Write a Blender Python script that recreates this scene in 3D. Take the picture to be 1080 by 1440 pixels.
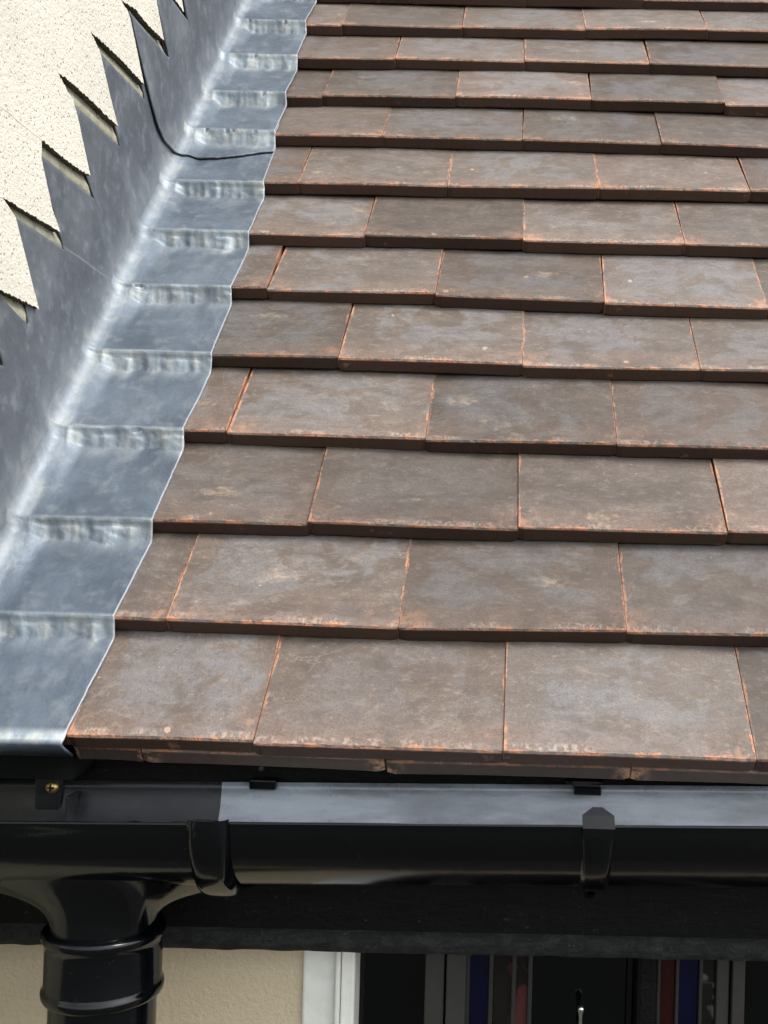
import bpy, bmesh, math, random
from mathutils import Vector, Matrix, noise
R = math.radians
random.seed(7)
scene = bpy.context.scene
for o in list(bpy.data.objects): bpy.data.objects.remove(o)

# ------------------------------------------------------------------ camera
CAM = Vector((-.00414, -.67111, .13271)); YAW, ROLL, F = -.01055, .02756, 1415.5
fw = Vector((math.sin(YAW), math.cos(YAW), 0)); rt0 = Vector((math.cos(YAW), -math.sin(YAW), 0)); up0 = Vector((0, 0, 1))
rt = rt0*math.cos(ROLL) + up0*math.sin(ROLL); up = -rt0*math.sin(ROLL) + up0*math.cos(ROLL)
cd = bpy.data.cameras.new('camera'); cam = bpy.data.objects.new('camera', cd); scene.collection.objects.link(cam)
m = Matrix((rt, up, -fw)).transposed().to_4x4(); m.translation = CAM; cam.matrix_world = m
cd.sensor_fit = 'VERTICAL'; cd.sensor_height = 36; cd.sensor_width = 27; cd.lens = 36*F/1440
cd.shift_x = -160/1440; cd.shift_y = 60/1440; cd.clip_start = .01; cd.clip_end = 500
scene.camera = cam
scene.render.resolution_x = 768; scene.render.resolution_y = 1024

# ------------------------------------------------------------------ sky, sun, exposure
SUN_EL, SUN_AZ = R(50), R(118)          # azimuth clockwise from +y: the sun stands behind the viewer, to the right
w = bpy.data.worlds.new('World'); scene.world = w; w.use_nodes = True
nt = w.node_tree; nt.nodes.clear()
sky = nt.nodes.new('ShaderNodeTexSky'); sky.sky_type = 'NISHITA'; sky.sun_disc = False
sky.sun_elevation = SUN_EL; sky.sun_rotation = SUN_AZ; sky.dust_density = 3.0; sky.air_density = 1.0; sky.ozone_density = 1.0
hs = nt.nodes.new('ShaderNodeHueSaturation'); hs.inputs['Saturation'].default_value = .28
bg = nt.nodes.new('ShaderNodeBackground'); bg.inputs[1].default_value = .15
out = nt.nodes.new('ShaderNodeOutputWorld')
nt.links.new(sky.outputs[0], hs.inputs['Color']); nt.links.new(hs.outputs[0], bg.inputs[0]); nt.links.new(bg.outputs[0], out.inputs[0])
sd = bpy.data.lights.new('sun', 'SUN'); sd.energy = 1.5; sd.angle = R(24); sd.color = (1, .965, .91)
sun = bpy.data.objects.new('sun', sd); scene.collection.objects.link(sun)
sdir = Vector((math.sin(SUN_AZ)*math.cos(SUN_EL), math.cos(SUN_AZ)*math.cos(SUN_EL), math.sin(SUN_EL)))
sun.rotation_euler = sdir.to_track_quat('Z', 'Y').to_euler()
vs = scene.view_settings; vs.view_transform = 'Standard'; vs.look = 'None'; vs.gamma = 1; vs.use_curve_mapping = False
vs.exposure = 1.2

# ------------------------------------------------------------------ geometry of the roof
TH = .8825731
S = Vector((0, math.cos(TH), math.sin(TH))); N = Vector((0, -math.sin(TH), math.cos(TH))); X = Vector((1, 0, 0))
def RP(u, v, n=0.0): return X*u + S*v + N*n
VT = [
    [(-0.297, 0.0048), (-0.172, 0.0025), (-0.004, 0.0001), (0.165, 0.0004)],
    [(-0.290, 0.1011), (-0.254, 0.1010), (-0.083, 0.0993), (0.084, 0.1020), (0.187, 0.1036)],
    [(-0.286, 0.1949), (-0.164, 0.1978), (0.003, 0.1979), (0.169, 0.2007), (0.200, 0.2001)],
    [(-0.286, 0.2988), (-0.249, 0.3002), (-0.078, 0.2970), (0.086, 0.2963), (0.214, 0.2960)],
    [(-0.282, 0.4000), (-0.166, 0.4005), (0.004, 0.3972), (0.167, 0.3976), (0.228, 0.3945)],
    [(-0.284, 0.5010), (-0.250, 0.5050), (-0.083, 0.4998), (0.083, 0.4955), (0.242, 0.4890)],
    [(-0.284, 0.5965), (-0.164, 0.5996), (0.002, 0.5972), (0.171, 0.5979), (0.257, 0.5951)],
    [(-0.286, 0.6920), (-0.249, 0.6960), (-0.083, 0.6966), (0.085, 0.6995), (0.253, 0.7040)],
    [(-0.291, 0.8003), (-0.166, 0.8011), (-0.001, 0.8021), (0.162, 0.7997), (0.286, 0.7989)],
    [(-0.293, 0.8930), (-0.250, 0.8975), (-0.085, 0.9016), (0.083, 0.9041), (0.248, 0.8992), (0.300, 0.8981)],
    [(-0.295, 0.9930), (-0.169, 1.0010), (-0.001, 1.0031), (0.162, 1.0060), (0.315, 1.0005)],
    [(-0.300, 1.0950), (-0.251, 1.0938), (-0.087, 1.0999), (0.081, 1.1017), (0.248, 1.1068), (0.330, 1.1053)],
]
def vrow(k, u):
    if k < 0 or k >= len(VT): return .1*k + .003*noise.noise((k*3.1, 0, 0))
    t = VT[k]
    if u <= t[0][0]: return t[0][1]
    for (a, va), (b, vb) in zip(t, t[1:]):
        if u <= b: return va + (vb-va)*(u-a)/(b-a)
    return t[-1][1] + (k*.1-t[-1][1])*min(1, (u-t[-1][0])/.3)
TT = .0140                              # tile thickness
SLOPE = .147                            # how far a face drops away under the next course

# ------------------------------------------------------------------ helpers
def tag(o, label=None, cat=None, group=None, kind=None):
    for k, v in (('label', label), ('category', cat), ('group', group), ('kind', kind)):
        if v: o[k] = v
    return o
def empty(name, loc=(0, 0, 0)):
    o = bpy.data.objects.new(name, None); scene.collection.objects.link(o); o.location = loc; o.empty_display_size = .05; return o
def link(name, me, mat=None, parent=None, smooth=False):
    if mat and not me.materials: me.materials.append(mat)
    o = bpy.data.objects.new(name, me); scene.collection.objects.link(o)
    if smooth: me.shade_smooth()
    if parent is not None:
        o.parent = parent
        o.location = -Vector(parent.location)
    return o
def pydata(name, vs_, fs, mat, parent=None, smooth=False):
    me = bpy.data.meshes.new(name); me.from_pydata([tuple(v) for v in vs_], [], fs); me.update()
    return link(name, me, mat, parent, smooth)
def bevel(o, wdt, seg=2):
    b = o.modifiers.new('bevel', 'BEVEL'); b.width = wdt; b.segments = seg; b.limit_method = 'ANGLE'; return o
def box(name, x0, x1, y0, y1, z0, z1, mat, parent=None, bv=0):
    v = [(x, y, z) for x in (x0, x1) for y in (y0, y1) for z in (z0, z1)]
    f = [(0, 1, 3, 2), (4, 6, 7, 5), (0, 4, 5, 1), (2, 3, 7, 6), (0, 2, 6, 4), (1, 5, 7, 3)]
    o = pydata(name, v, f, mat, parent)
    if bv: bevel(o, bv)
    return o
def grid(nu, nv, fn, close_u=False):
    vs_ = [fn(i, j) for j in range(nv) for i in range(nu)]; fs = []
    for j in range(nv-1):
        for i in range(nu-1 if not close_u else nu):
            a = j*nu+i; b = j*nu+(i+1) % nu; fs.append((a, b, b+nu, a+nu))
    return vs_, fs

class NT:
    def __init__(s, name):
        s.m = bpy.data.materials.new(name); s.m.use_nodes = True; s.t = s.m.node_tree
        s.b = s.t.nodes['Principled BSDF']; s.x = 0
    def n(s, typ, **k):
        nd = s.t.nodes.new('ShaderNode'+typ)
        for a, v in k.items(): setattr(nd, a, v)
        return nd
    def put(s, sock, v):
        if hasattr(v, 'is_linked'): s.t.links.new(v, sock)
        elif isinstance(v, tuple) and len(v) == 3 and sock.type == 'RGBA': sock.default_value = (*v, 1)
        else: sock.default_value = v
    def math(s, op, a, b=None, c=None, clamp=False):
        nd = s.n('Math', operation=op, use_clamp=clamp); s.put(nd.inputs[0], a)
        if b is not None: s.put(nd.inputs[1], b)
        if c is not None: s.put(nd.inputs[2], c)
        return nd.outputs[0]
    def mix(s, f, a, b, blend='MIX'):
        nd = s.n('Mix', data_type='RGBA', blend_type=blend); s.put(nd.inputs[0], f); s.put(nd.inputs[6], a); s.put(nd.inputs[7], b); return nd.outputs[2]
    def ramp(s, f, lo, hi, a=0., b=1.):
        nd = s.n('MapRange', interpolation_type='SMOOTHSTEP'); s.put(nd.inputs[0], f)
        for i, v in zip((1, 2, 3, 4), (lo, hi, a, b)): nd.inputs[i].default_value = v
        return nd.outputs[0]
    def vscale(s, v, sc, off=None):
        nd = s.n('Mapping'); s.put(nd.inputs[0], v); nd.inputs['Scale'].default_value = sc
        if off: nd.inputs['Location'].default_value = off
        return nd.outputs[0]
    def noise(s, vec, scale, detail=3, rough=.55, w=None, dist=0):
        nd = s.n('TexNoise', noise_dimensions='4D' if w is not None else '3D'); s.put(nd.inputs['Vector'], vec)
        if w is not None: s.put(nd.inputs['W'], w)
        nd.inputs['Scale'].default_value = scale; nd.inputs['Detail'].default_value = detail; nd.inputs['Roughness'].default_value = rough; nd.inputs['Distortion'].default_value = dist
        return nd.outputs[0]
    def voro(s, vec, scale, w=None, out='Distance', rnd=1):
        nd = s.n('TexVoronoi', voronoi_dimensions='4D' if w is not None else '3D'); s.put(nd.inputs['Vector'], vec)
        if w is not None: s.put(nd.inputs['W'], w)
        nd.inputs['Scale'].default_value = scale; nd.inputs['Randomness'].default_value = rnd
        return nd.outputs[out]
    def bump(s, h, dist, strength=1, prev=None):
        nd = s.n('Bump'); s.put(nd.inputs['Height'], h); nd.inputs['Distance'].default_value = dist; nd.inputs['Strength'].default_value = strength
        if prev is not None: s.put(nd.inputs['Normal'], prev)
        return nd.outputs[0]
    def coord(s, which='Object'): return s.n('TexCoord').outputs[which]
    def attr(s, name): return s.n('Attribute', attribute_name=name).outputs['Fac']
    def set(s, **k):
        for a, v in k.items(): s.put(s.b.inputs[a.replace('_', ' ')], v)

# ------------------------------------------------------------------ materials
def mat_tile(eaves=False):
    t = NT('clay_tile'); co = t.coord(); sep = t.n('SeparateXYZ'); t.put(sep.inputs[0], co); x, y, z = sep.outputs
    rnd = t.n('ObjectInfo').outputs['Random']; W = t.math('MULTIPLY', rnd, 90.)
    ax = t.math('ABSOLUTE', x); q2 = t.math('FRACT', t.math('MULTIPLY', rnd, 7.31)); q3 = t.math('FRACT', t.math('MULTIPLY', rnd, 23.7))
    n1 = t.noise(t.vscale(co, (.55, 1, 1)), 34, 4, .6, W, .6)        # clouds
    n2 = t.noise(t.vscale(co, (.35, 1.3, 1)), 90, 4, .62, t.math('ADD', W, 7.))
    n3 = t.noise(co, 900, 3, .6, W)
    nb = t.noise(t.vscale(co, (.7, 1, 1)), 17, 5, .6, t.math('ADD', W, 21.), .9)
    base = t.mix(t.ramp(n1, .33, .68), (.100, .078, .064), (.168, .134, .110))
    base = t.mix(t.math('MULTIPLY', t.ramp(q2, .45, 1), .45), base, (.185, .125, .098))
    base = t.mix(t.math('MULTIPLY', t.ramp(q3, .6, 1), .5), base, (.150, .138, .128))
    base = t.mix(t.ramp(n2, .35, .75), base, t.mix(.5, base, (.20, .145, .11)))
    # grey-blue kiln bloom with its own hard outline
    e = t.math('MULTIPLY', t.math('SUBTRACT', .083, ax), 14.)
    bl = t.ramp(t.math('ADD', t.math('ADD', t.math('MINIMUM', t.math('MULTIPLY', e, .35), .16), nb), t.math('MULTIPLY', n3, .05)), .62, .70)
    bl = t.math('MULTIPLY', t.math('MULTIPLY', bl, t.ramp(n2, .25, .65, .25, .85)), t.ramp(q3, .0, .7, .15, 1.1))
    base = t.mix(bl, base, (.188, .182, .186))
    # brown smudges
    sm = t.ramp(t.noise(co, 26, 3, .5, t.math('ADD', W, 40.)), .54, .70, 0, .55)
    base = t.mix(sm, base, (.094, .070, .054))
    # pinkish clay towards the tail
    pk = t.math('MULTIPLY', t.ramp(y, .038, .006), t.ramp(n1, .3, .62, .1, .62))
    base = t.mix(pk, base, (.225, .145, .105))
    # whitish lime blooms
    lb = t.math('MULTIPLY', t.ramp(t.noise(t.vscale(co, (.6, 1, 1)), 42, 5, .7, t.math('ADD', W, 63.)), .60, .72), t.ramp(q2, .0, .8, .75, .2))
    base = t.mix(lb, base, (.38, .315, .25))
    base = t.mix(t.ramp(n3, .38, .68, .0, .45), base, (.065, .048, .038))
    n5 = t.noise(t.vscale(co, (.5, 1, 1)), 260, 4, .7, t.math('ADD', W, 51.))
    base = t.mix(t.ramp(n5, .52, .70, 0, .5), base, (.27, .22, .18))
    n6 = t.noise(t.vscale(co, (.7, 1, 1)), 75, 5, .72, t.math('ADD', W, 29.))
    base = t.mix(t.ramp(n6, .52, .60, 0, .42), base, (.100, .078, .058)); base = t.mix(t.ramp(n6, .44, .36, 0, .35), base, (.235, .205, .180))
    scr = t.noise(t.vscale(co, (.12, 1.6, 1)), 120, 4, .6, t.math('ADD', W, 91.))
    base = t.mix(t.ramp(scr, .56, .74, 0, .3), base, (.075, .056, .045))
    # salt specks along the tail
    vd = t.noise(t.vscale(co, (1, .8, 1)), 290, 2, .5, W)
    msk = t.math('MULTIPLY', t.math('MULTIPLY', t.ramp(y, .0095, .0055), t.ramp(y, .0008, .0025)), t.ramp(t.noise(t.vscale(co, (1, .15, 1)), 22, 2, .5, t.math('ADD', W, 5.)), .47, .58))
    bead = t.math('MULTIPLY', t.math('ADD', t.ramp(vd, .42, .68), t.ramp(n2, .45, .7, 0, .5), clamp=True), msk)
    base = t.mix(t.math('MULTIPLY', bead, .58), base, (.46, .34, .255))
    # one pale smear or stain of its own on many tiles
    q4 = t.math('FRACT', t.math('MULTIPLY', rnd, 51.3))
    px = t.math('MULTIPLY', t.math('SUBTRACT', q2, .5), .14); py = t.math('ADD', .016, t.math('MULTIPLY', q3, .07))
    dx = t.math('MULTIPLY', t.math('SUBTRACT', x, px), .5); dy = t.math('SUBTRACT', y, py)
    dd = t.math('SQRT', t.math('ADD', t.math('MULTIPLY', dx, dx), t.math('MULTIPLY', dy, dy)))
    nz = t.noise(co, 130, 4, .65, W)
    pt = t.math('MULTIPLY', t.ramp(t.math('ADD', dd, t.math('MULTIPLY', t.math('SUBTRACT', nz, .5), .034)), .0095, .001), t.ramp(q4, .5, .8))
    pt = t.math('MULTIPLY', pt, t.ramp(n5, .38, .62, .1, 1))
    base = t.mix(t.math('MULTIPLY', pt, .62), base, t.mix(q3, (.46, .30, .19), (.40, .36, .27)))
    tide = t.math('ABSOLUTE', t.math('SUBTRACT', nb, t.math('ADD', .47, t.math('MULTIPLY', n3, .03))))
    base = t.mix(t.math('MULTIPLY', t.ramp(tide, .010, .002), t.ramp(n1, .45, .65, 0, .35)), base, (.30, .26, .22))
    # a few loose specks
    v2 = t.voro(co, 26, t.math('ADD', W, 3.))
    sp = t.ramp(t.math('ADD', v2, t.math('MULTIPLY', n5, .25)), .215, .19)
    base = t.mix(t.math('MULTIPLY', sp, .8), base, (.46, .32, .21))
    v3 = t.ramp(t.voro(co, 160, W), .17, .12); v3 = t.math('MULTIPLY', v3, t.ramp(nb, .5, .65))
    base = t.mix(t.math('MULTIPLY', v3, .5), base, (.5, .43, .35))
    # raw orange clay where the arrises are rubbed
    nn = t.noise(co, 330, 3, .65, W); ng = t.noise(co, 40, 2, .5, t.math('ADD', W, 11.))
    side = t.ramp(t.math('ADD', t.math('SUBTRACT', t.math('SUBTRACT', .0827, ax), t.math('MULTIPLY', nn, .0034)), t.math('MULTIPLY', t.ramp(ng, .62, .40), .0014)), .0007, -.0004)
    tail = t.ramp(t.math('ADD', y, t.math('ADD', t.math('MULTIPLY', nn, -.0066), t.math('MULTIPLY', t.ramp(ng, .60, .42), .0028))), .0006, -.0002)
    ontop = t.ramp(z, -.0024, -.0008)
    pn = t.noise(co, 70, 4, .65, t.math('ADD', W, 13.))
    org = t.math('MULTIPLY', t.math('MULTIPLY', t.math('MAXIMUM', side, tail), ontop), t.ramp(pn, .42, .60, .04, 1))
    corner = t.math('MULTIPLY', t.math('MULTIPLY', t.ramp(y, .030, .004), t.ramp(ax, .050, .080)), t.ramp(t.noise(co, 60, 5, .7, t.math('ADD', W, 31.)), .48, .60))
    base = t.mix(t.math('MULTIPLY', corner, .7), base, (.42, .22, .125))
    base = t.mix(t.math('MULTIPLY', org, .82), base, t.mix(t.ramp(nn, .35, .65), (.44, .15, .065), (.47, .28, .17)))
    # tail face and sides: sanded dark brown
    low = t.ramp(z, -.0009, -.0024)
    dk = t.mix(t.noise(co, 500, 3, .6, W), (.046, .025, .017), (.100, .050, .032))
    if eaves:
        dk = t.mix(t.noise(co, 120, 4, .6, W), (.055, .037, .028), (.10, .068, .052))
        dk = t.mix(t.math('MULTIPLY', t.ramp(ax, .068, .080), t.ramp(t.noise(co, 90, 3, .6, W), .42, .58)), dk, (.52, .27, .15))
    dk = t.mix(t.math('MULTIPLY', t.ramp(t.noise(co, 45, 3, .6, t.math('ADD', W, 77.)), .66, .74), .7), dk, (.32, .13, .07))
    sideface = t.ramp(ax, .0822, .0826)
    dk = t.mix(t.math('MULTIPLY', sideface, t.ramp(ng, .35, .6)), dk, (.36, .16, .09))
    base = t.mix(low, base, dk)
    gain = t.ramp(rnd, 0, 1, .54, .88)
    hv = t.n('HueSaturation'); hv.inputs['Saturation'].default_value = .93; t.put(hv.inputs['Color'], base); base = hv.outputs[0]
    base = t.mix(t.math('MULTIPLY', org, .5), base, (.46, .20, .105))
    mul = t.n('Vector' + 'Math', operation='SCALE'); t.put(mul.inputs[0], base); t.put(mul.inputs['Scale'], gain)
    t.set(Base_Color=mul.outputs[0], Roughness=t.ramp(n2, .3, .7, .55, .72), Specular_IOR_Level=.35)
    b1 = t.bump(t.noise(t.vscale(co, (.6, 1, 1)), 30, 3, .5, W), .0022, .55)
    b2 = t.bump(t.noise(co, 420, 4, .65, W), .00055, .6, b1)
    b3 = t.bump(t.math('ADD', bead, org), .0006, .7, b2)
    t.set(Normal=b3)
    return t.m
def mat_lead():
    t = NT('sheet_lead'); co = t.coord(); pat = t.attr('patina'); rim = t.attr('rim'); wl = t.attr('upstand'); ap = t.attr('apron')
    n1 = t.noise(co, 14, 5, .6, dist=.2); n2 = t.noise(co, 60, 5, .62, dist=.1)
    st = t.noise(t.vscale(co, (1, .4, .4)), 75, 4, .55, dist=.2)
    n4 = t.noise(co, 420, 3, .6)
    c = t.mix(t.ramp(n1, .32, .68), (.100, .132, .172), (.168, .210, .265))
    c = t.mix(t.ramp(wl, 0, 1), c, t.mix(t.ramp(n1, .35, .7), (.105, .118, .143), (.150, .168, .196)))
    c = t.mix(t.ramp(n2, .48, .75, 0, .6), c, (.28, .32, .36)); c = t.mix(t.ramp(t.noise(t.vscale(co, (1, .3, .3)), 45, 5, .6), .52, .72, 0, .4), c, (.27, .31, .35))
    c = t.mix(t.ramp(t.noise(co, 30, 4, .65, dist=.2), .56, .75, 0, .3), c, (.095, .112, .135))
    p = t.math('MULTIPLY', pat, t.ramp(st, .28, .66, .45, 1.05), clamp=True)
    p = t.math('MAXIMUM', p, t.math('MULTIPLY', t.attr('cove'), t.ramp(n2, .3, .6, .75, 1.)))
    c = t.mix(p, c, t.mix(t.ramp(n2, .4, .65), (.56, .66, .73), (.74, .77, .73)))
    c = t.mix(t.math('MULTIPLY', t.math('MULTIPLY', t.ramp(st, .60, .75), t.ramp(n1, .4, .6)), .5), c, (.34, .37, .40))
    sp_ = t.n('SeparateXYZ'); t.put(sp_.inputs[0], co); yy, zz = sp_.outputs[1], sp_.outputs[2]
    cr = t.math('ABSOLUTE', t.math('SUBTRACT', zz, t.math('ADD', .3865, t.math('MULTIPLY', n1, .006))))
    cr = t.math('MULTIPLY', t.math('MULTIPLY', t.ramp(cr, .0016, .0002), wl), t.math('MULTIPLY', t.ramp(yy, .19, .21), t.ramp(yy, .31, .28)))
    c = t.mix(t.math('MULTIPLY', cr, .5), c, (.33, .36, .40))
    c = t.mix(rim, c, (.60, .64, .68))
    mulc = t.n('VectorMath', operation='SCALE'); t.put(mulc.inputs[0], c); mulc.inputs['Scale'].default_value = .60; c = mulc.outputs[0]
    t.set(Base_Color=c, Metallic=t.math('SUBTRACT', .25, t.math('MULTIPLY', p, .2)), Roughness=t.ramp(n2, .3, .7, .46, .60))
    b = t.bump(n1, .008, .35); b = t.bump(n2, .0020, .4, b); b = t.bump(t.math('MULTIPLY', st, pat), .0028, .5, b); b = t.bump(n4, .0003, .5, b)
    t.set(Normal=b); return t.m
def mat_render(name, col, speck, dark=(.30, .27, .21)):
    t = NT(name); co = t.coord()
    n1 = t.noise(co, 9, 4, .6); n2 = t.noise(co, 260, 4, .7); v = t.voro(co, 190)
    c = t.mix(t.ramp(n1, .3, .7), col, tuple(a*.90 for a in col))
    c = t.mix(t.ramp(n2, .45, .75, 0, .35), c, tuple(a*.72 for a in col))
    pit = t.math('MULTIPLY', t.ramp(v, .26, .12), t.ramp(t.noise(co, 70, 3, .6), .42, .55))
    c = t.mix(t.math('MULTIPLY', pit, speck), c, dark)
    c = t.mix(t.math('MULTIPLY', t.ramp(t.noise(co, 330, 3, .6), .64, .70), speck*.7), c, dark)
    streak = t.ramp(t.noise(t.vscale(co, (1, 1, .4)), 28, 4, .7, dist=1), .56, .78, 0, .30)
    c = t.mix(streak, c, tuple(a*.6 for a in col))
    t.set(Base_Color=c, Roughness=.9, Specular_IOR_Level=.2)
    b = t.bump(n2, .0020, .9); b = t.bump(t.ramp(v, .05, .3), .0012*min(1, speck+.1), .8*min(1, speck+.15), b); t.set(Normal=b); return t.m
def mat_mortar():
    t = NT('mortar'); co = t.coord(); n = t.noise(co, 220, 5, .7); n1 = t.noise(co, 40, 3, .6)
    c = t.mix(t.ramp(n1, .3, .7), (.22, .215, .155), (.33, .32, .245)); c = t.mix(t.ramp(n, .55, .8, 0, .8), c, (.13, .12, .08))
    t.set(Base_Color=c, Roughness=.95, Normal=t.bump(n, .0015, .9)); return t.m
def mat_black(name, rough, dust_sheen=.0, base=(.0010, .0013, .0020)):
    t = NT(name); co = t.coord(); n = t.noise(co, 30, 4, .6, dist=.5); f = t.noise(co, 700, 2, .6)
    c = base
    if dust_sheen: c = t.mix(t.ramp(t.noise(t.vscale(co, (.2, 1, 1)), 50, 5, .65), .3, .7, dust_sheen*.5, dust_sheen*1.4), base, (.40, .45, .50))  # pale dust tone; inside the gutter it also stands in for reflected sky
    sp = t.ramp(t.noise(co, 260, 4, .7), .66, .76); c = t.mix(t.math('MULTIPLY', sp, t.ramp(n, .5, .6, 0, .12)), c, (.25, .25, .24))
    t.set(Base_Color=c, Roughness=t.ramp(n, .3, .7, rough*.85, rough*1.25), Specular_IOR_Level=(.8 if dust_sheen > .2 else .40))
    b = t.bump(n, .0008, .3); b = t.bump(f, .00006, .5, b); t.set(Normal=b); return t.m
def mat_fascia():
    t = NT('black_painted_timber'); co = t.coord(); n = t.noise(t.vscale(co, (.25, 1, 1)), 90, 5, .7); g = t.noise(co, 240, 4, .7)
    c = t.mix(t.ramp(n, .4, .75), (.0015, .0016, .0015), (.004, .0043, .004))
    sp = t.ramp(g, .62, .74); c = t.mix(t.math('MULTIPLY', sp, .35), c, (.10, .105, .10))
    fl = t.math('MULTIPLY', t.ramp(t.voro(co, 34), .12, .08), t.ramp(t.noise(co, 55, 2, .5), .55, .62)); c = t.mix(fl, c, (.10, .10, .095))
    t.set(Base_Color=c, Roughness=.6, Specular_IOR_Level=.18, Normal=t.bump(g, .0012, .8, t.bump(n, .0015, .7))); return t.m
def mat_weathered():
    t = NT('weathered_black_bead'); co = t.coord(); n = t.noise(t.vscale(co, (.5, 1, 1)), 130, 5, .7, dist=1); g = t.noise(co, 420, 4, .7)
    c = t.mix(t.ramp(n, .42, .66), (.003, .0035, .0035), (.022, .024, .0235)); c = t.mix(t.ramp(g, .6, .75, 0, .6), c, (.13, .14, .14))
    t.set(Base_Color=c, Roughness=.75, Normal=t.bump(g, .0015, .8, t.bump(n, .002, .8))); return t.m
def mat_plain(name, col, rough=.5, metallic=0, spec=.5, bs=120, bd=.0004, var=.12):
    t = NT(name); co = t.coord(); n = t.noise(co, bs, 4, .6)
    c = t.mix(t.ramp(n, .3, .7), tuple(a*(1-var) for a in col), tuple(min(1, a*(1+var)) for a in col))
    t.set(Base_Color=c, Roughness=rough, Metallic=metallic, Specular_IOR_Level=spec, Normal=t.bump(n, bd, .5)); return t.m
M = dict(tile=mat_tile(), eaves=mat_tile(True), lead=mat_lead(), render=mat_render('cream_render', (.55, .525, .455), .75), front=mat_render('ochre_render', (.74, .63, .44), .08, (.28, .2, .11)),
         mortar=mat_mortar(), gutter=mat_black('black_pvc', .16), gutter_in=mat_black('dusty_sheen_black_pvc', .26, .52), outlet=mat_black('glossy_black_pvc', .10),
         outlet_in=mat_black('fresh_black_pvc', .28, .035), fascia=mat_fascia(), bead=mat_weathered(),
         saw_dust=mat_plain('saw_cut_dust', (.55, .52, .44), .95), cut=mat_plain('dark_cut_edge', (.085, .075, .045), .95, var=.4), shade_fill=mat_plain('black_shade_fill', (.003, .0032, .0035), .8, spec=.1), brass=mat_plain('brass', (.62, .46, .16), .35, .9), upvc=mat_plain('white_upvc', (.86, .86, .79), .35, var=.04), deck=mat_plain('dark_underlay', (.02, .02, .02), .9),
         came=mat_plain('lead_came', (.03, .03, .026), .5, .3), steel=mat_plain('polished_steel', (.7, .7, .7), .2, 1), lawn=mat_plain('lawn_grass', (.028, .030, .022), .95, bs=8, bd=.02, var=.4), patio=mat_plain('pale_paving', (.045, .045, .043), .9, bs=3, bd=.005),
         curtain=mat_plain('grey_frame', (.032, .030, .025), .6, bs=60))
def mat_glass(name, col, rough=.08, pat=None):
    t = NT(name); co = t.coord(); n = t.noise(co, 25, 3, .6)
    c = t.mix(t.ramp(n, .35, .7), col, tuple(a*.6 for a in col))
    if pat: c = t.mix(t.ramp(t.noise(t.vscale(co, (1, 1, .55)), 42, 2, .5, dist=1.2), .56, .64), c, pat)
    t.set(Base_Color=c, Roughness=rough, Specular_IOR_Level=.3, Normal=t.bump(n, .001, .3)); return t.m
M['dark_glass'] = mat_glass('dark_glass', (.001, .0018, .0022)); M['blue_glass'] = mat_glass('blue_stained_glass', (.002, .002, .022), .12)
M['red_glass'] = mat_glass('red_stained_glass', (.03, .004, .004), .12); M['clear_glass'] = mat_glass('patterned_glass', (.012, .010, .009), .15, (.09, .025, .025))
M['clear_glass2'] = mat_glass('patterned_glass_white', (.014, .012, .011), .15, (.12, .12, .13))

# ------------------------------------------------------------------ ground
g = pydata('lawn', *grid(2, 2, lambda i, j: (-120+240*i, -120+240*j, -2.6)), M['lawn']); tag(g, kind='structure')
g = box('patio', -8, 8, -.9, 6, -2.7, -2.55, M['patio']); tag(g, kind='structure')

# ------------------------------------------------------------------ the roof and its tiles
roof = box('tiled_roof', 0, 1, 0, 1, 0, 1, M['deck'])
bpy.data.objects.remove(roof)
roof = empty('tiled_roof', (0, .05, -.06)); tag(roof, 'roof slope of dark brown clay plain tiles laid in stepped half bond courses above the black gutter', 'roof')
pts = [RP(u, v, n) for u in (-.40, 1.5) for v in (.05, 2.4) for n in (-.075, -.060)]
pydata('roof_deck', pts, [(0, 1, 3, 2), (4, 6, 7, 5), (0, 4, 5, 1), (2, 3, 7, 6), (0, 2, 6, 4), (1, 5, 7, 3)], M['deck'], roof)  # unseen roof structure below the tiles, put in to block light

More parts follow.
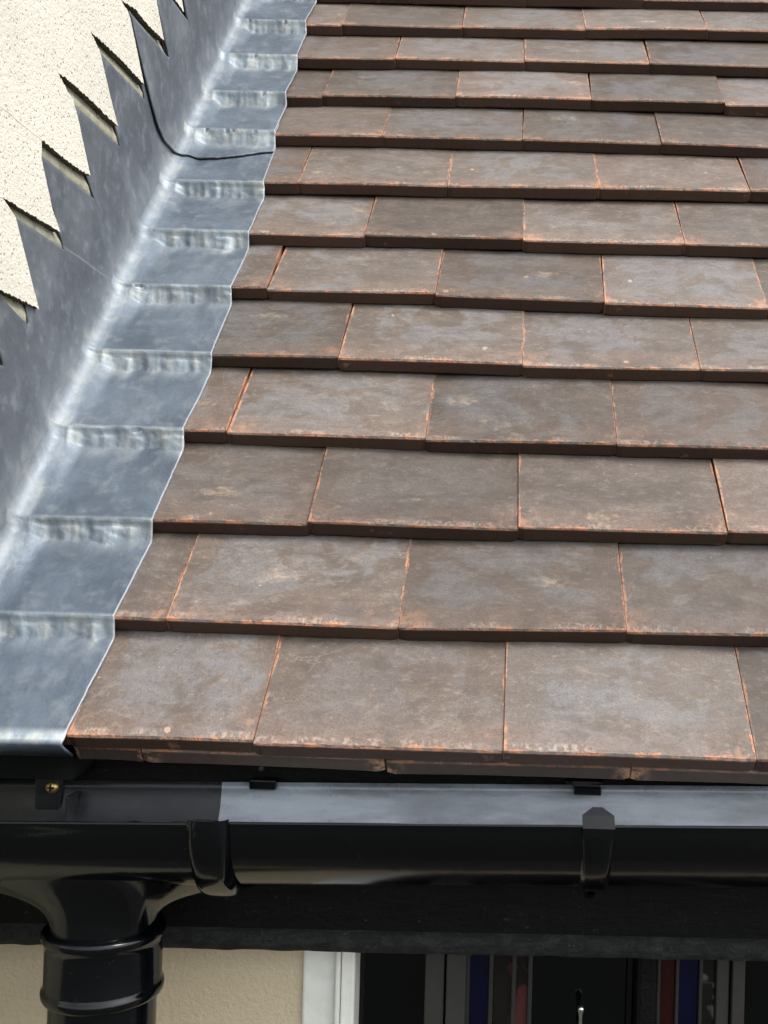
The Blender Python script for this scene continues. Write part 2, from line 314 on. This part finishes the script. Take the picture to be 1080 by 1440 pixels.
def tile_mesh(idx, wdt=.1654, length=.262):
    rr = random.Random(100+idx); n = 36; cam_ = rr.uniform(-.0003, .0011); tw = rr.uniform(-.0006, .0006); sag = rr.uniform(0, .0012)
    xs = [-wdt/2 + wdt*i/(n-1) for i in range(n)]
    ys = [0, .0010, .0045, .03, .07, .12, .19, length]
    off = idx*13.7
    def zf(x, y): return cam_*(1-(2*x/wdt)**2) + tw*(2*x/wdt)*(1-y/.2) + .00035*noise.noise((x*40, y*40, off)) - sag*(1-(y/length))*0
    rag = [.0009*noise.noise((x*330, off, 0)) + .0009*max(0, noise.noise((x*120, off, 5))) + .0005*noise.noise((x*35, off, 9)) for x in xs]
    rc = [min(1, max(0, (.0035-min(i, n-1-i)*wdt/(n-1))/.0035)) for i in range(n)]
    vs_ = []; rows_ = []
    def row(f):
        rows_.append(len(vs_)); vs_.extend(f(i) for i in range(n))
    row(lambda i: (xs[i], length, zf(xs[i], .2)-TT))                                   # bottom rear
    row(lambda i: (xs[i], .0012+.0025*rc[i], zf(xs[i], 0)-TT))                          # bottom front
    row(lambda i: (xs[i], .0001+.0016*rc[i]+.3*rag[i], zf(xs[i], 0)-TT+.0016))
    row(lambda i: (xs[i], .0000+.0004*rc[i]+.5*abs(rag[i]), zf(xs[i], 0)-.0013-abs(rag[i])*.7))
    row(lambda i: (xs[i], .0010+.9*abs(rag[i]), zf(xs[i], 0)-abs(rag[i])*.15))
    for y in ys[2:]: row(lambda i: (xs[i], y, zf(xs[i], y)))
    fs = []
    for r in range(len(rows_)-1):
        for i in range(n-1):
            a = rows_[r]+i; fs.append((a, a+1, a+1+n, a+n))
    L = len(rows_)
    for e in (0, n-1):                                                                 # side walls
        poly = [rows_[r]+e for r in range(L)]
        fs.append(tuple(poly) if e == 0 else tuple(reversed(poly)))
    fs.append(tuple(rows_[-1]+i for i in range(n-1, -1, -1)) if False else (rows_[-1], rows_[-1]+n-1, rows_[0]+n-1, rows_[0]))
    # flip so that normals look outward
    me = bpy.data.meshes.new('tile'); me.from_pydata(vs_, [], fs); me.materials.append(M['tile'])
    bm = bmesh.new(); bm.from_mesh(me); bmesh.ops.recalc_face_normals(bm, faces=bm.faces); bm.to_mesh(me); bm.free()
    return me
TM = [tile_mesh(i) for i in range(14)]
ETM = TM[3].copy(); ETM.materials.clear(); ETM.materials.append(M['eaves'])
def place_tile(k, uc, name='tile', sx=1, mesh=None, extra_n=0.0, lift=0.0, post=None):
    rr = random.Random(k*101 + int(uc*1000))
    hw = .0827*sx; va, vb = vrow(k, uc-hw), vrow(k, uc+hw)
    tau = math.atan(SLOPE); v = (va+vb)/2; dv = (vb-va)/(2*hw)*.5
    o = bpy.data.objects.new(name, mesh or TM[rr.randrange(len(TM))]); scene.collection.objects.link(o)
    Yv = S*math.cos(tau) - N*math.sin(tau); Zv = S*math.sin(tau) + N*math.cos(tau)
    Rm = Matrix((X, Yv, Zv)).transposed()
    Rm = Rm @ Matrix.Rotation(math.atan(dv)+rr.gauss(0, .0008), 3, 'Z') @ Matrix.Rotation(max(-.018, min(.018, rr.gauss(0, .009))), 3, 'Y') @ Matrix.Rotation(lift, 3, 'X')
    mw = Rm.to_4x4(); mw = mw @ Matrix.Diagonal((sx, 1, 1, 1))
    mw.translation = RP(uc, v, rr.uniform(-.0004, .0014)+extra_n)
    if post is not None: mw = mw @ post
    o.parent = roof; o.matrix_local = Matrix.Translation(-roof.location) @ mw
    return o
PITCH = .1672
for k in range(0, 21):
    odd = k % 2
    if k < len(VT):
        js = [u for u, v in VT[k] if abs(v-100) > 1 and abs(((u/PITCH) - (.5 if odd else 0)) - round((u/PITCH) - (.5 if odd else 0))) < .08]
    else: js = []
    def joint(i):
        u = (i+(.5 if odd else 0))*PITCH - .0005
        for j in js:
            if abs(j-u) < .012: return j
        return u + .0012*noise.noise((i*2.3, k*1.7, 4))
    for i in range(-3, 6):
        a, b = joint(i), joint(i+1)
        if b < -.37: continue
        if a < -.385: a = -.385
        if k == 0: a = max(a, -.2985)
        gap = .0005
        place_tile(k, (a+b)/2, sx=(b-a-gap)/.1654)
# eaves undercourse: short tiles whose tails show below the first course
for i in range(-3, 6):
    a = (i+.5)*PITCH - .0005; b = a + PITCH
    if b < -.37: continue
    a = max(a, -.2985)
    if b - a < .02: continue
    place_tile(0, (a+b)/2, 'eaves_tile', sx=(b-a-.0012)/.1654, mesh=ETM, post=Matrix.Translation((0, .0012, -TT-.0004)) @ Matrix.Rotation(-.10, 4, 'X'))

box('eaves_shade_block', -.4015, -.300, .016, .060, -.030, -.012, M['shade_fill'], roof)  # added black block, stands for the shade under the lead end
# ------------------------------------------------------------------ lead flashing (two sheets lapped)
XW = -.3975                               # face of the upstand
CORN = [(.1506, .3235), (.186, .3975), (.2427, .4673), (.3022, .538), (.366, .609), (.4216, .6819)]
def ctab(P): return P[1]*S.y + P[2]*S.z, P[1]*N.y + P[2]*N.z
TEETH = [  # lead tooth: tip (v,n) and foot (v,n) along each bed joint
    (.2180, .165, .2720, .090), (.2900, .165, .3269, .087), (.3677, .1607, .4270, .0912), (.4411, .1733, .5150, .0862), (.5124, .191, .6066, .0877), (.6126, .183, .7037, .0861), (.7107, .1766, .7990, .0863)]
for i in range(12):
    TEETH.append((TEETH[-1][0]+.0935, .178, TEETH[-1][2]+.0935, .0865))
for i in range(6): TEETH.insert(0, (TEETH[0][0]-.0935, .165, TEETH[0][2]-.0935, .088))
def ntop(v):
    for a, b in zip(TEETH, TEETH[1:]):
        t0, n0, f0, m0 = a; t1, n1, _, _ = b
        if t0 <= v <= f0: return n0 + (m0-n0)*(v-t0)/(f0-t0)
        if f0 < v < t1: return m0 + (n1-m0)*(v-f0)/(t1-f0)
    return .12
def edge_u(v):
    pts_ = [(-.02, -.298), (.005, -.2972), (.1, -.2917), (.195, -.2864), (.3, -.2857), (.4, -.2823), (.5, -.2842), (.6, -.2844), (.69, -.286), (.8, -.2914), (.89, -.2934), (.99, -.2949), (1.1, -.2995), (2.4, -.30)]
    for (a, ua), (b, ub) in zip(pts_, pts_[1:]):
        if v <= b: u = ua + (ub-ua)*max(0, (v-a))/(b-a); break
    else: u = -.3
    return u + .0007*noise.noise((v*30, 3, 1)) + .0003*noise.noise((v*150, 7, 1))
def drape(u, v):
    """height of the lead over the tile surface, and how rubbed it is"""
    kk = 0
    while kk < 20 and vrow(kk+1, u) <= v: kk += 1
    v0 = vrow(kk, u); v1 = vrow(kk+1, u) + .0012*noise.noise((u*60, kk, 2))
    n = -SLOPE*(v-v0)*(.1/(v1-v0)); n = max(n, -.0148)
    d = v1 - v                                     # distance below the next tail
    q = noise.noise((u*95, kk*5.3, .5)); q2 = noise.noise((u*230, kk*5.3, 8)); q3 = noise.noise((u*45, kk*9.3, 3))
    D0 = (.022 if kk > 6 else .016) + .005*q + .003*q2 + .003*q3
    p = 0
    if v0 > v: n = 0
    D0 = .0125 + .003*q + .0025*q2 + .002*q3
    if 0 < d < D0:
        t = d/D0
        full = -.0006 - n
        f_ = (1-t)**1.25
        n += full*f_ + (.0006*q2 + .0003*noise.noise((u*420, kk*3.3, 2)) + .0009*noise.noise((u*120+v*190, v*160, 3)))*math.sin(math.pi*t)
        g = max(0, .55+1.2*q+.8*noise.noise((u*160, kk*2.1, 6)))*(.6 if kk > 6 else 1)
        n -= .0022*min(1, g)*math.exp(-((d-.0026)/.0013)**2)
        p = min(1, (1-t)*1.6+.35)*(.80+.40*q+.25*q2+.25*q3)
    elif D0 <= d < .032: p = .34*(1-(d-D0)/(.032-D0))**1.6*max(0, .8+1.2*q3+1.2*q)
    d0 = v - v0
    if d0 < .0035: p = max(p, .55*(1-d0/.0035))
    n += .0007*noise.noise((u*22, v*22, 1)) + .0003*noise.noise((u*70, v*50, 6))
    cv = max(0, min(1, 1-(u-(XW+.0125))/.015))
    cv = cv*cv*(3-2*cv)*.6
    n = n*(1-cv) + .0005*cv
    return n + .0033, max(0, min(1, p))
def lap_v(s):
    """v of the free edge of the upper sheet at girth s (0 apron edge .. 1 top of upstand)"""
    tab = [(0, .7735), (.08, .769), (.18, .7590), (.30, .752), (.44, .7480), (.50, .7445), (.54, .738), (.60, .7215), (.66, .7130), (.74, .7125), (.82, .7135), (.90, .7150), (1.0, .7170)]
    for (a, va), (b, vb) in zip(tab, tab[1:]):
        if s <= b: return va + (vb-va)*(s-a)/(b-a)
    return tab[-1][1]
NA, NC, NW = 40, 9, 26
def lead_sheet(name, vfn, cols, off, seed, label):
    vs_ = []; pat = []; rim = []; ups = []; cov = []; ns = NA+NC+NW
    for c in range(cols+1):
        for r in range(ns):
            if r < NA: s = .46*r/NA if r != 1 else .006
            elif r < NA+NC: s = .46 + .08*(r-NA)/NC
            else: s = .54 + .46*(r-NA-NC)/(NW-1)
            v = vfn(c/cols, s); RC = .0125 + .003*noise.noise((v*40, 1, seed))
            ue = edge_u(v)
            if s < .46:
                u = ue + (XW+RC-ue)*(s/.46)
                h, p = drape(u, v)
                near = max(0, 1-(u-(XW+RC))/.012)
                cvv = max(0, 1-(u-(XW+RC))/.006)**1.5*.40; P = RP(u, v, h+off); wflag = 0
                
            elif s < .54:
                a = (s-.46)/.08*math.pi/2
                h, p = drape(XW+RC, v)
                u = XW+RC-RC*math.sin(a); n = h + RC*(1-math.cos(a)); cvv = .46-.18*a; p *= .6
                P = RP(u, v, n+off*math.cos(a)); P = P + X*off*math.sin(a); wflag = a/1.57
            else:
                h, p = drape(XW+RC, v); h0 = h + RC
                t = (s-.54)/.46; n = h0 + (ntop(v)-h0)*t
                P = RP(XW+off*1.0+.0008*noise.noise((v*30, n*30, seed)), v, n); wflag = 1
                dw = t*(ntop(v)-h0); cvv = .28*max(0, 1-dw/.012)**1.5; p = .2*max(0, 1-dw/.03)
            if seed == 1 and v < .004:                              # turned down over the eaves
                d = (.004-v)
                P = P + Vector((0, 0, 0))
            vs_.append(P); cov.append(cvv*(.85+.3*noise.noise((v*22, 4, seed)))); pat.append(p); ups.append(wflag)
            e = 0
            if r == 0: e = .55
            if c == 0 and seed == 2 and s < .35: e = .6*max(0, noise.noise((s*60, 2, 2))+.3)
            if c == 0 and seed == 2: vs_[-1] = vs_[-1] + (N*.0007 if s < .5 else X*.0008)
            rim.append(e)
    fs = []
    for c in range(cols):
        for r in range(ns-1):
            a = c*ns+r; fs.append((a, a+ns, a+ns+1, a+1))
    if seed == 1:                                                  # drip: rows folded down at the eaves
        base = len(vs_)
        for j, (dy, dz) in enumerate([(-.0026, -.0014), (-.0030, -.0042), (.0030, -.0085), (.0150, -.0150)]):
            for r in range(ns):
                P = vs_[r]; vs_.append(P + Vector((0, dy + .0006*noise.noise((P.x*90, j, 2)), dz))); cov.append(0); pat.append(.35 if j == 0 else .0); rim.append(0); ups.append(ups[r])
            prev = 0 if j == 0 else base+(j-1)*ns
            for r in range(ns-1):
                a = base+j*ns+r; fs.append((a, prev+r, prev+r+1, a+1))
        for r in range(ns): rim[r] = .25
    me = bpy.data.meshes.new(name); me.from_pydata([tuple(p) for p in vs_], [], fs)
    for nm, dat in (('patina', pat), ('rim', rim), ('cove', cov), ('upstand', ups)):
        at = me.attributes.new(nm, 'FLOAT', 'POINT'); at.data.foreach_set('value', dat)
    o = link(name, me, M['lead'], None, True)
    sm = o.modifiers.new('thickness', 'SOLIDIFY'); sm.thickness = .0018; sm.offset = -1
    tag(o, label, 'flashing', 'lead step flashings'); return o
lead_sheet('lead_flashing', lambda t, s: -.0005 + t*(.83+.0005), 620, 0, 1, 'lower grey lead flashing sheet running down to the eaves beside the gutter outlet')
lead_sheet('lead_flashing', lambda t, s: lap_v(s) + t*(2.0-lap_v(s)), 640, .0027, 2, 'upper lead flashing sheet whose curved dark edge laps over the sheet below')

# ------------------------------------------------------------------ side wall: base, cut render coat, mortar in the bed joints
wall = empty('rendered_side_wall', (-.55, .5, -2.6)); tag(wall, 'cream speckled rendered wall rising left of the roof, cut in a sawtooth along the lead', 'wall')
box('wall_core', -.70, -.4020, -.10, 3.2, -2.6, 3.4, M['mortar'], wall)
poly = [(.1506, .3235), (.1083, .3846), (.0866, .3929), (.1302, .3948), (.186, .3975), (.1697, .4118), (.1481, .4457), (.1475, .4611), (.1813, .4618), (.2086, .4628), (.2427, .4673), (.2145, .5067), (.2033, .5183), (.1711, .5277),
        (.2042, .5324), (.3022, .538), (.2816, .5583), (.2556, .5879), (.2343, .5942), (.2702, .5999), (.3167, .6049), (.3670, .6085), (.3267, .654), (.3195, .6586), (.2997, .6596), (.3388, .6709), (.3775, .6739), (.4216, .6819), (.3949, .7121)]
tipy, tipz = .3640, .7330
for i in range(14):
    poly += [(tipy, tipz), (tipy+.06, tipz+.008), (tipy+.119, tipz+.013), (tipy+.092, tipz+.046)]; tipy += .0605; tipz += .0715
low = []
cy, cz = .1506, .3235
for i in range(5):
    low += [(cy-.063, cz-.001)]; cy -= .0605; cz -= .0715; low += [(cy+.026-.062+.0605, cz+.0715-.006)] if False else []
    low += [(cy-.044+.0605*.35, cz+.061), (cy, cz)]
low = [(.1506-.065, .3228)]
cy, cz = .0900, .2520
for i in range(9):
    low += [(cy-.040, cz+.055), (cy, cz), (cy-.065, cz-.001)] if False else [(cy-.036, cz+.058), (cy, cz), (cy-.062, cz-.001)]
    cy -= .0605; cz -= .0715
full = list(reversed(low)) + poly
# rag the cut
rag = []
for (a, b), (c, d) in zip(full, full[1:]):
    L_ = math.hypot(c-a, d-b); n = max(1, int(L_/.0022)); hz = abs(d-b) < abs(c-a)*.35
    for i in range(n):
        t = i/n; amp = .0016 if hz else .0007
        y = a+(c-a)*t; z = b+(d-b)*t
        q = noise.noise((y*260, z*260, 1)) + .6*noise.noise((y*620, z*620, 4))
        rag.append((y + (0 if hz else amp*q), z + (amp*q if hz else 0)))
rag = [p_ for p_ in rag if p_[0] > -.098]
outer = [(full[-1][0], 3.3), (-.10, 3.3), (-.10, rag[0][1])]
ring = [(y_-.0014, z_) for y_, z_ in rag] + outer
from mathutils.geometry import delaunay_2d_cdt
nR = len(ring)
cv, ce, cf, _, _, _ = delaunay_2d_cdt([Vector(p) for p in ring], [(i, (i+1) % nR) for i in range(nR)], [], 1, 1e-6)
vs_ = [(-.3940, p[0], p[1]) for p in cv]; nF = len(vs_)
fs = [tuple(f_) for f_ in cf]
for i in range(nR): vs_ += [(-.3940, *ring[i]), (-.4018, *ring[i])]
for i in range(nR): j = (i+1) % nR; fs.append((nF+2*i, nF+2*i+1, nF+2*j+1, nF+2*j))
rc_ = pydata('render_coat', vs_, fs, M['render'], wall); rc_.data.materials.append(M['cut'])
for p_ in rc_.data.polygons:
    if p_.index >= len(cf): p_.material_index = 1  # sides of the cut are darker than the face of the coat
# mortar fillets in the raked joints: (left y, z of lead edge, z of render edge, right y)
for (y0, y1, za, zb, zc, zd) in [(.030, .150, .3050, .3078, .3225, .3240), (.088, .201, .3845, .3878, .393, .3978), (.145, .2606, .4500, .4525, .4605, .468), (.170, .3176, .5160, .5242, .528, .5385), (.235, .3805, .5880, .5982, .5942, .6095), (.300, .4408, .6600, .6720, .660, .6825)] + \
        [(.364+.0605*i, .502+.0605*i, .731+.0715*i, .7435+.0715*i, .7335+.0715*i, .752+.0715*i) for i in range(12)] + [(-.03-.0605*i, .089-.0605*i, .2335-.0715*i, .236-.0715*i, .2505-.0715*i, .2525-.0715*i) for i in range(7)]:
    nn = 30
    def fn(i, j, y0=y0, y1=y1, za=za, zb=zb, zc=zc, zd=zd):
        t = i/(nn-1); y = y0+(y1+.007-y0)*t; lo = za+(zb-za)*t - .0025; hi = zc+(zd-zc)*t + .002
        xx = (-.4012, -.3994, -.3988, -.4012)[j]; z = (lo, lo, lo+(hi-lo)*.55, hi)[j]
        r = .0004*noise.noise((y*200, z*200, j))
        return (xx+r, y, z + (r*1.2 if j == 1 else 0))
    pydata('mortar_joint', *grid(nn, 4, fn), M['mortar'], wall, True)
# shallow overruns of the saw beyond the joints
for (ya, za, yb, zb) in [(.1475, .4608, .03, .4570), (.0866, .3925, .03, .3910)]:
    def fn(i, j, ya=ya, za=za, yb=yb, zb=zb):
        t = i/20; y = ya+(yb-ya)*t; z = za+(zb-za)*t + .0022*noise.noise((y*60, 0, 0)); hw = .0007*(1-.8*t)
        return (-.39375, y, z + (hw if j else -hw))
    pydata('saw_cut', *grid(21, 2, fn), M['saw_dust'], wall)

# ------------------------------------------------------------------ eaves: fascia, bead, soffit
def sl(x): return .010*(x+.09)            # the eaves timber is not quite level
fb = empty('fascia_board', (0, .07, -.15)); tag(fb, 'long black painted timber fascia board behind the gutter', 'fascia')
def strip(name, x0, x1, prof, mat, parent, nx=60, slope=sl, amp=0.0, smooth=True):
    def fn(i, j):
        x = x0+(x1-x0)*j/(nx-1); y, z = prof[i]
        q = amp*noise.noise((x*70, z*200, y*100))
        return (x, y+q, z+slope(x)+q)
    return pydata(name, *grid(len(prof), nx, fn), mat, parent, smooth)
strip('board', -.4018, 1.5, [(.120, -.022), (.056, -.022), (.056, -.1415), (.075, -.1416), (.120, -.1417)], M['fascia'], fb, smooth=False)
strip('bottom_bead', -.4018, 1.5, [(.062, -.1400), (.0555, -.1418), (.0535, -.146), (.0535, -.153), (.0560, -.1575), (.062, -.1590), (.140, -.1592)], M['bead'], fb, 500, amp=.0007)

# ------------------------------------------------------------------ front wall with its window
fwall = empty('front_wall', (-.3, .2, -2.6)); tag(fwall, 'ochre cream rendered house wall under the eaves beside the downpipe', 'wall')
WY = .1000
box('wall_panel', -.4018, -.152, WY, WY+.25, -2.6, -.120, M['front'], fwall)
box('wall_panel', -.151, 1.5, WY+.02, WY+.25, -2.6, -1.25, M['front'], fwall)
win = empty('leaded_window', (.2, WY, -1.2)); tag(win, 'window with white frame and blue and red leaded glass below the fascia', 'window')
K = (WY+.671)/(.12+.671)
def wx(x): return -.004 + (x+.004)*K
zt, zb = -.125, -1.25
fr = box('jamb', wx(-.1568)+.0005, wx(-.1300), WY-.004, WY+.06, zb, zt, M['upvc'], win, .002)
box('jamb', wx(-.1300)+.0003, wx(-.1262), WY-.010, WY+.06, zb, zt, M['upvc'], win, .001)
box('jamb', wx(-.1262)+.0003, wx(-.1150), WY-.006, WY+.06, zb, zt, M['upvc'], win, .002)
def pane(x0, x1, y, mat, name='pane', bow=0):
    return box(name, wx(x0), wx(x1), WY+y, WY+y+.004, zb, zt, M[mat], win)
def mull(x0, x1, y, mat='curtain'):
    xm = (wx(x0)+wx(x1))/2
    a = box('mullion', wx(x0), xm-.0008, WY+y, WY+y+.03, zb, zt, M[mat], win, .001); b = box('mullion', xm+.0008, wx(x1), WY+y-.003, WY+y+.03, zb, zt, M[mat], win, .001)
pane(-.1148, -.0615, .022, 'dark_glass'); mull(-.0612, -.0287, .008)
pane(-.0262, -.0108, .016, 'blue_glass', 'stained_pane'); pane(-.0065, .0205, .016, 'clear_glass', 'stained_pane')
for x in (-.0275, -.0087, .0095, .0225): box('came', wx(x)-.0018, wx(x)+.0018, WY+.012, WY+.022, zb, zt, M['came'], win, .0008)
pane(.0245, .1000, .022, 'dark_glass')
box('sash_stile', wx(.1060), wx(.1230), WY+.004, WY+.03, zb, zt-.02, M['fascia'], win, .004)
pane(.1005, .1055, .018, 'dark_glass')
pane(.1265, .1385, .016, 'red_glass', 'stained_pane'); pane(.1412, .1570, .016, 'blue_glass', 'stained_pane'); pane(.1600, .1700, .016, 'clear_glass2', 'stained_pane')
for x in (.1250, .1398, .1585): box('came', wx(x)-.0014, wx(x)+.0014, WY+.012, WY+.022, zb, zt, M['came'], win, .0008)
mull(.1705, .1925, .010); pane(.1930, .2600, .022, 'dark_glass')
for i in range(4):
    b0 = .265+i*.27
    mull(b0, b0+.03, .010); pane(b0+.032, b0+.265, .022, 'dark_glass')
box('dark_backing', wx(-.1140), 1.45, WY+.07, WY+.08, zb, zt, M['deck'], win)  # added sheet for the dark room, stops light leaking in from behind
# rounded corner of the dark casement
def corner(i, j):
    a = math.pi/2*i/12; r = .012 if j == 0 else .0095
    return (wx(.0955)+r*math.sin(a), WY+.002, -.1735+r*math.cos(a))
pydata('casement_rim', *grid(13, 2, corner), M['bead'], win, True)
# small steel stay pin
def lathe(name, prof, mat, parent, cx, cy, n=24, rx=1, ry=1):
    def fn(i, j):
        a = 2*math.pi*i/n; r, z = prof[j]
        return (cx+r*math.cos(a), cy+r*math.sin(a), z)
    return pydata(name, *grid(n, len(prof), fn, True), mat, parent, True)
lathe('stay_pin', [(0, -.2135), (.0022, -.2145), (.0030, -.217), (.0022, -.2195), (.0016, -.222), (.0016, -.245)], M['steel'], win, wx(.0632), WY+.008)

# ------------------------------------------------------------------ gutter
GY, GR = -.0045, .0555
DZ = .93
def gz(x): return -.0326 + .022*(x+.006)      # falls to the outlet
gut = empty('gutter', (.3, GY, -.06)); tag(gut, 'glossy black half round plastic gutter hanging along the eaves under the tiles', 'gutter')
def trough(name, x0, x1, Rr, th, mat, matin, nx=50, lip=.0022, parent=gut):
    n = 40; prof = [];
    for i in range(n+1):
        a = math.pi*i/n; prof.append((-math.cos(a)*Rr, -math.sin(a)*Rr*DZ))
    prof = [(-Rr, .0)] + prof
    inner = [(-math.cos(math.pi*i/n)*(Rr-th), -math.sin(math.pi*i/n)*(Rr-th)*DZ) for i in range(n, -1, -1)]
    ring_ = [(-Rr-.0004, .001)] + prof[1:] + [(Rr+.0004, .001), (Rr-th, .0013)] + inner[1:-1] + [(-(Rr-th), .0013)]
    m_ = len(ring_)
    def fn(i, j):
        x = x0+(x1-x0)*j/(nx-1); return (x, GY+ring_[i][0], gz(x)+ring_[i][1])
    vs_, fs = grid(m_, nx, fn, True)
    me = bpy.data.meshes.new(name); me.from_pydata(vs_, [], fs); me.materials.append(mat); me.materials.append(matin)
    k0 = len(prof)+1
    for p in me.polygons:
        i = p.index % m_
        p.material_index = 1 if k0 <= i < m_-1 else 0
    me.shade_smooth()
    o = bpy.data.objects.new(name, me); scene.collection.objects.link(o); o.parent = parent; o.location = -Vector(parent.location)
    return o
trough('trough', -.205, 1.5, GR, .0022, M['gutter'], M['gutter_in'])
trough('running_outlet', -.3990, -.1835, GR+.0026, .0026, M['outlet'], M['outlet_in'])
# union strap round the joint
def strap(name, xc, wdt, a0, a1, Rr, bulge, mat, skew=0.0, parent=gut):
    n, m2 = 36, 11
    def fn(i, j):
        a = a0+(a1-a0)*j/(n-1); s = -1+2*i/(m2-1); r = Rr + bulge*math.sqrt(max(0, 1-abs(s)**3.0))
        if i in (0, m2-1): r = Rr-.002
        x = xc + s*wdt/2 + skew*math.sin(a)
        return (x, GY-math.cos(a)*r, gz(x)-math.sin(a)*r*DZ)
    return pydata(name, *grid(m2, n, fn), mat, parent, True)
us = strap('union_strap', -.1820, .0250, R(-4), R(178), GR+.0030, .0052, M['outlet'])
def fnc(i, j):
    a = R(-60+j*21); s_ = i/10*2-1; rr_ = .0042*math.sqrt(max(.02, 1-abs(s_)**4))
    return (-.1835+s_*.0118, GY-GR-.0035-rr_*math.sin(a+R(20))*-1 if False else GY-GR-.0030-rr_*math.cos(a), gz(-.18)-.0005+rr_*math.sin(a))
pydata('strap_clip', *grid(11, 9, fnc), M['outlet'], gut, True)
box('back_clip', -.184, -.165, .0425, .0535, gz(-.17)-.003, gz(-.17)+.004, M['gutter'], gut, .001)
# fascia brackets
def bracket(xc):
    b = strap('fascia_bracket', xc, .0200, R(2), R(176), GR+.0006, .0022, M['gutter'])
    def fn(i, j):                                                # lip of the clip pulled over the front edge
        t = i/8*2-1; yy = (-.0034, -.0038, .0030, .0085)[j]; zz = (-.006, .0004, .0068, .0105)[j]
        hw = (.0098, .0098, .0098, .0030)[j]
        return (xc+t*hw, GY-GR+yy, gz(xc)+zz)
    pydata('front_clip', *grid(9, 4, fn), M['gutter'], gut)
    box('back_clip', xc-.0098+.0015, xc+.0098+.0015, .0405, .0535, gz(xc)-.0045, gz(xc)+.0012, M['outlet'], gut, .001)
    def fn2(i, j):                                               # rib under the bracket back to the fascia
        a = R(70)+R(100)*j/14; r = GR+(.002 if i % 2 == 0 else .013*math.sin(R(180)*min(1, j/14*.9+.05))+.002)
        return (xc+(.0022 if i < 2 else -.0022), GY-math.cos(a)*r, gz(xc)-math.sin(a)*r*DZ)
    v_, f_ = [], []
    for j in range(15):
        for i in (0, 1, 3, 2): v_.append(fn2(i, j))
    for j in range(14):
        for i in range(4): a = j*4+i; b2 = j*4+(i+1) % 4; f_.append((a, b2, b2+4, a+4))
    pydata('rib', v_, f_, M['gutter'], gut)
    box('back_plate', xc-.014, xc+.014, .0515, .0562, gz(xc)-.045, gz(xc)+.004, M['gutter'], gut, .001)
for xc in (.0550, .855): bracket(xc)
# lug with the brass screw behind the outlet
box('screw_lug', -.3395, -.3195, .0470, .0535, -.066, -.030, M['outlet_in'], gut, .002)
sc = empty('brass_screw', (0, 0, 0)); bpy.data.objects.remove(sc)
n = 24
def scr(i, j):
    a = 2*math.pi*i/n; r, y = [(0, .0438), (.0030, .0440), (.0046, .0455), (.0048, .0475)][j]
    return (-.3262+r*math.cos(a), y, -.0425+r*math.sin(a))
pydata('brass_screw', *grid(n, 4, scr, True), M['brass'], gut, True)
for rot_ in (0, 1):
    a, b = (.0026, .0006) if rot_ else (.0006, .0026)
    box('screw_slot', -.3262-a, -.3262+a, .0434, .0442, -.0425-b, -.0425+b, M['deck'], gut)
box('rib', -.3255+.0160, -.3235+.0160, .030, .0490, -.085, -.045, M['outlet_in'], gut, .0006)

# funnel of the outlet: elliptical at the trough, round at the spigot
PX, PY = -.2655, GY
def funnel(i, j, n=64):
    a = 2*math.pi*i/n; t = j/24; Rr = GR+.0022
    ca, sa = math.cos(a), math.sin(a)
    x1, y1 = .100*ca, .0535*sa; zt_ = -math.sqrt(Rr*Rr-y1*y1)*DZ + gz(PX+x1) + .0004
    x0, y0, zb_ = .0338*ca, .0338*sa, -.126
    s = (1-t)**4.4
    return (PX+x0+(x1-x0)*s, PY+y0+(y1-y0)*s, zt_+(zb_-zt_)*(1-(1-t)**1.25))
pydata('outlet_funnel', *grid(64, 25, funnel, True), M['outlet'], gut, True)
# raised round boss on the face of the funnel
# ------------------------------------------------------------------ downpipe
dp = empty('downpipe', (PX, PY, -2.6)); tag(dp, 'round black plastic downpipe with ribbed socket collar dropping from the gutter outlet', 'downpipe')
r0 = .0352
lathe('socket_collar', [(.0330, -.1190), (.0380, -.1200), (.0390, -.1215), (.0390, -.1250), (.0384, -.1265), (.0372, -.1270), (.0370, -.131), (.0370, -.1555), (.0376, -.1575), (.0384, -.1585), (.0388, -.1605), (.0384, -.1630), (.0376, -.1645), (.0350, -.1655), (.0338, -.1657)], M['outlet'], dp, PX, PY, 72)
lathe('pipe', [(.0340, -.100), (.0340, -2.6)], M['gutter'], dp, PX, PY, 64)
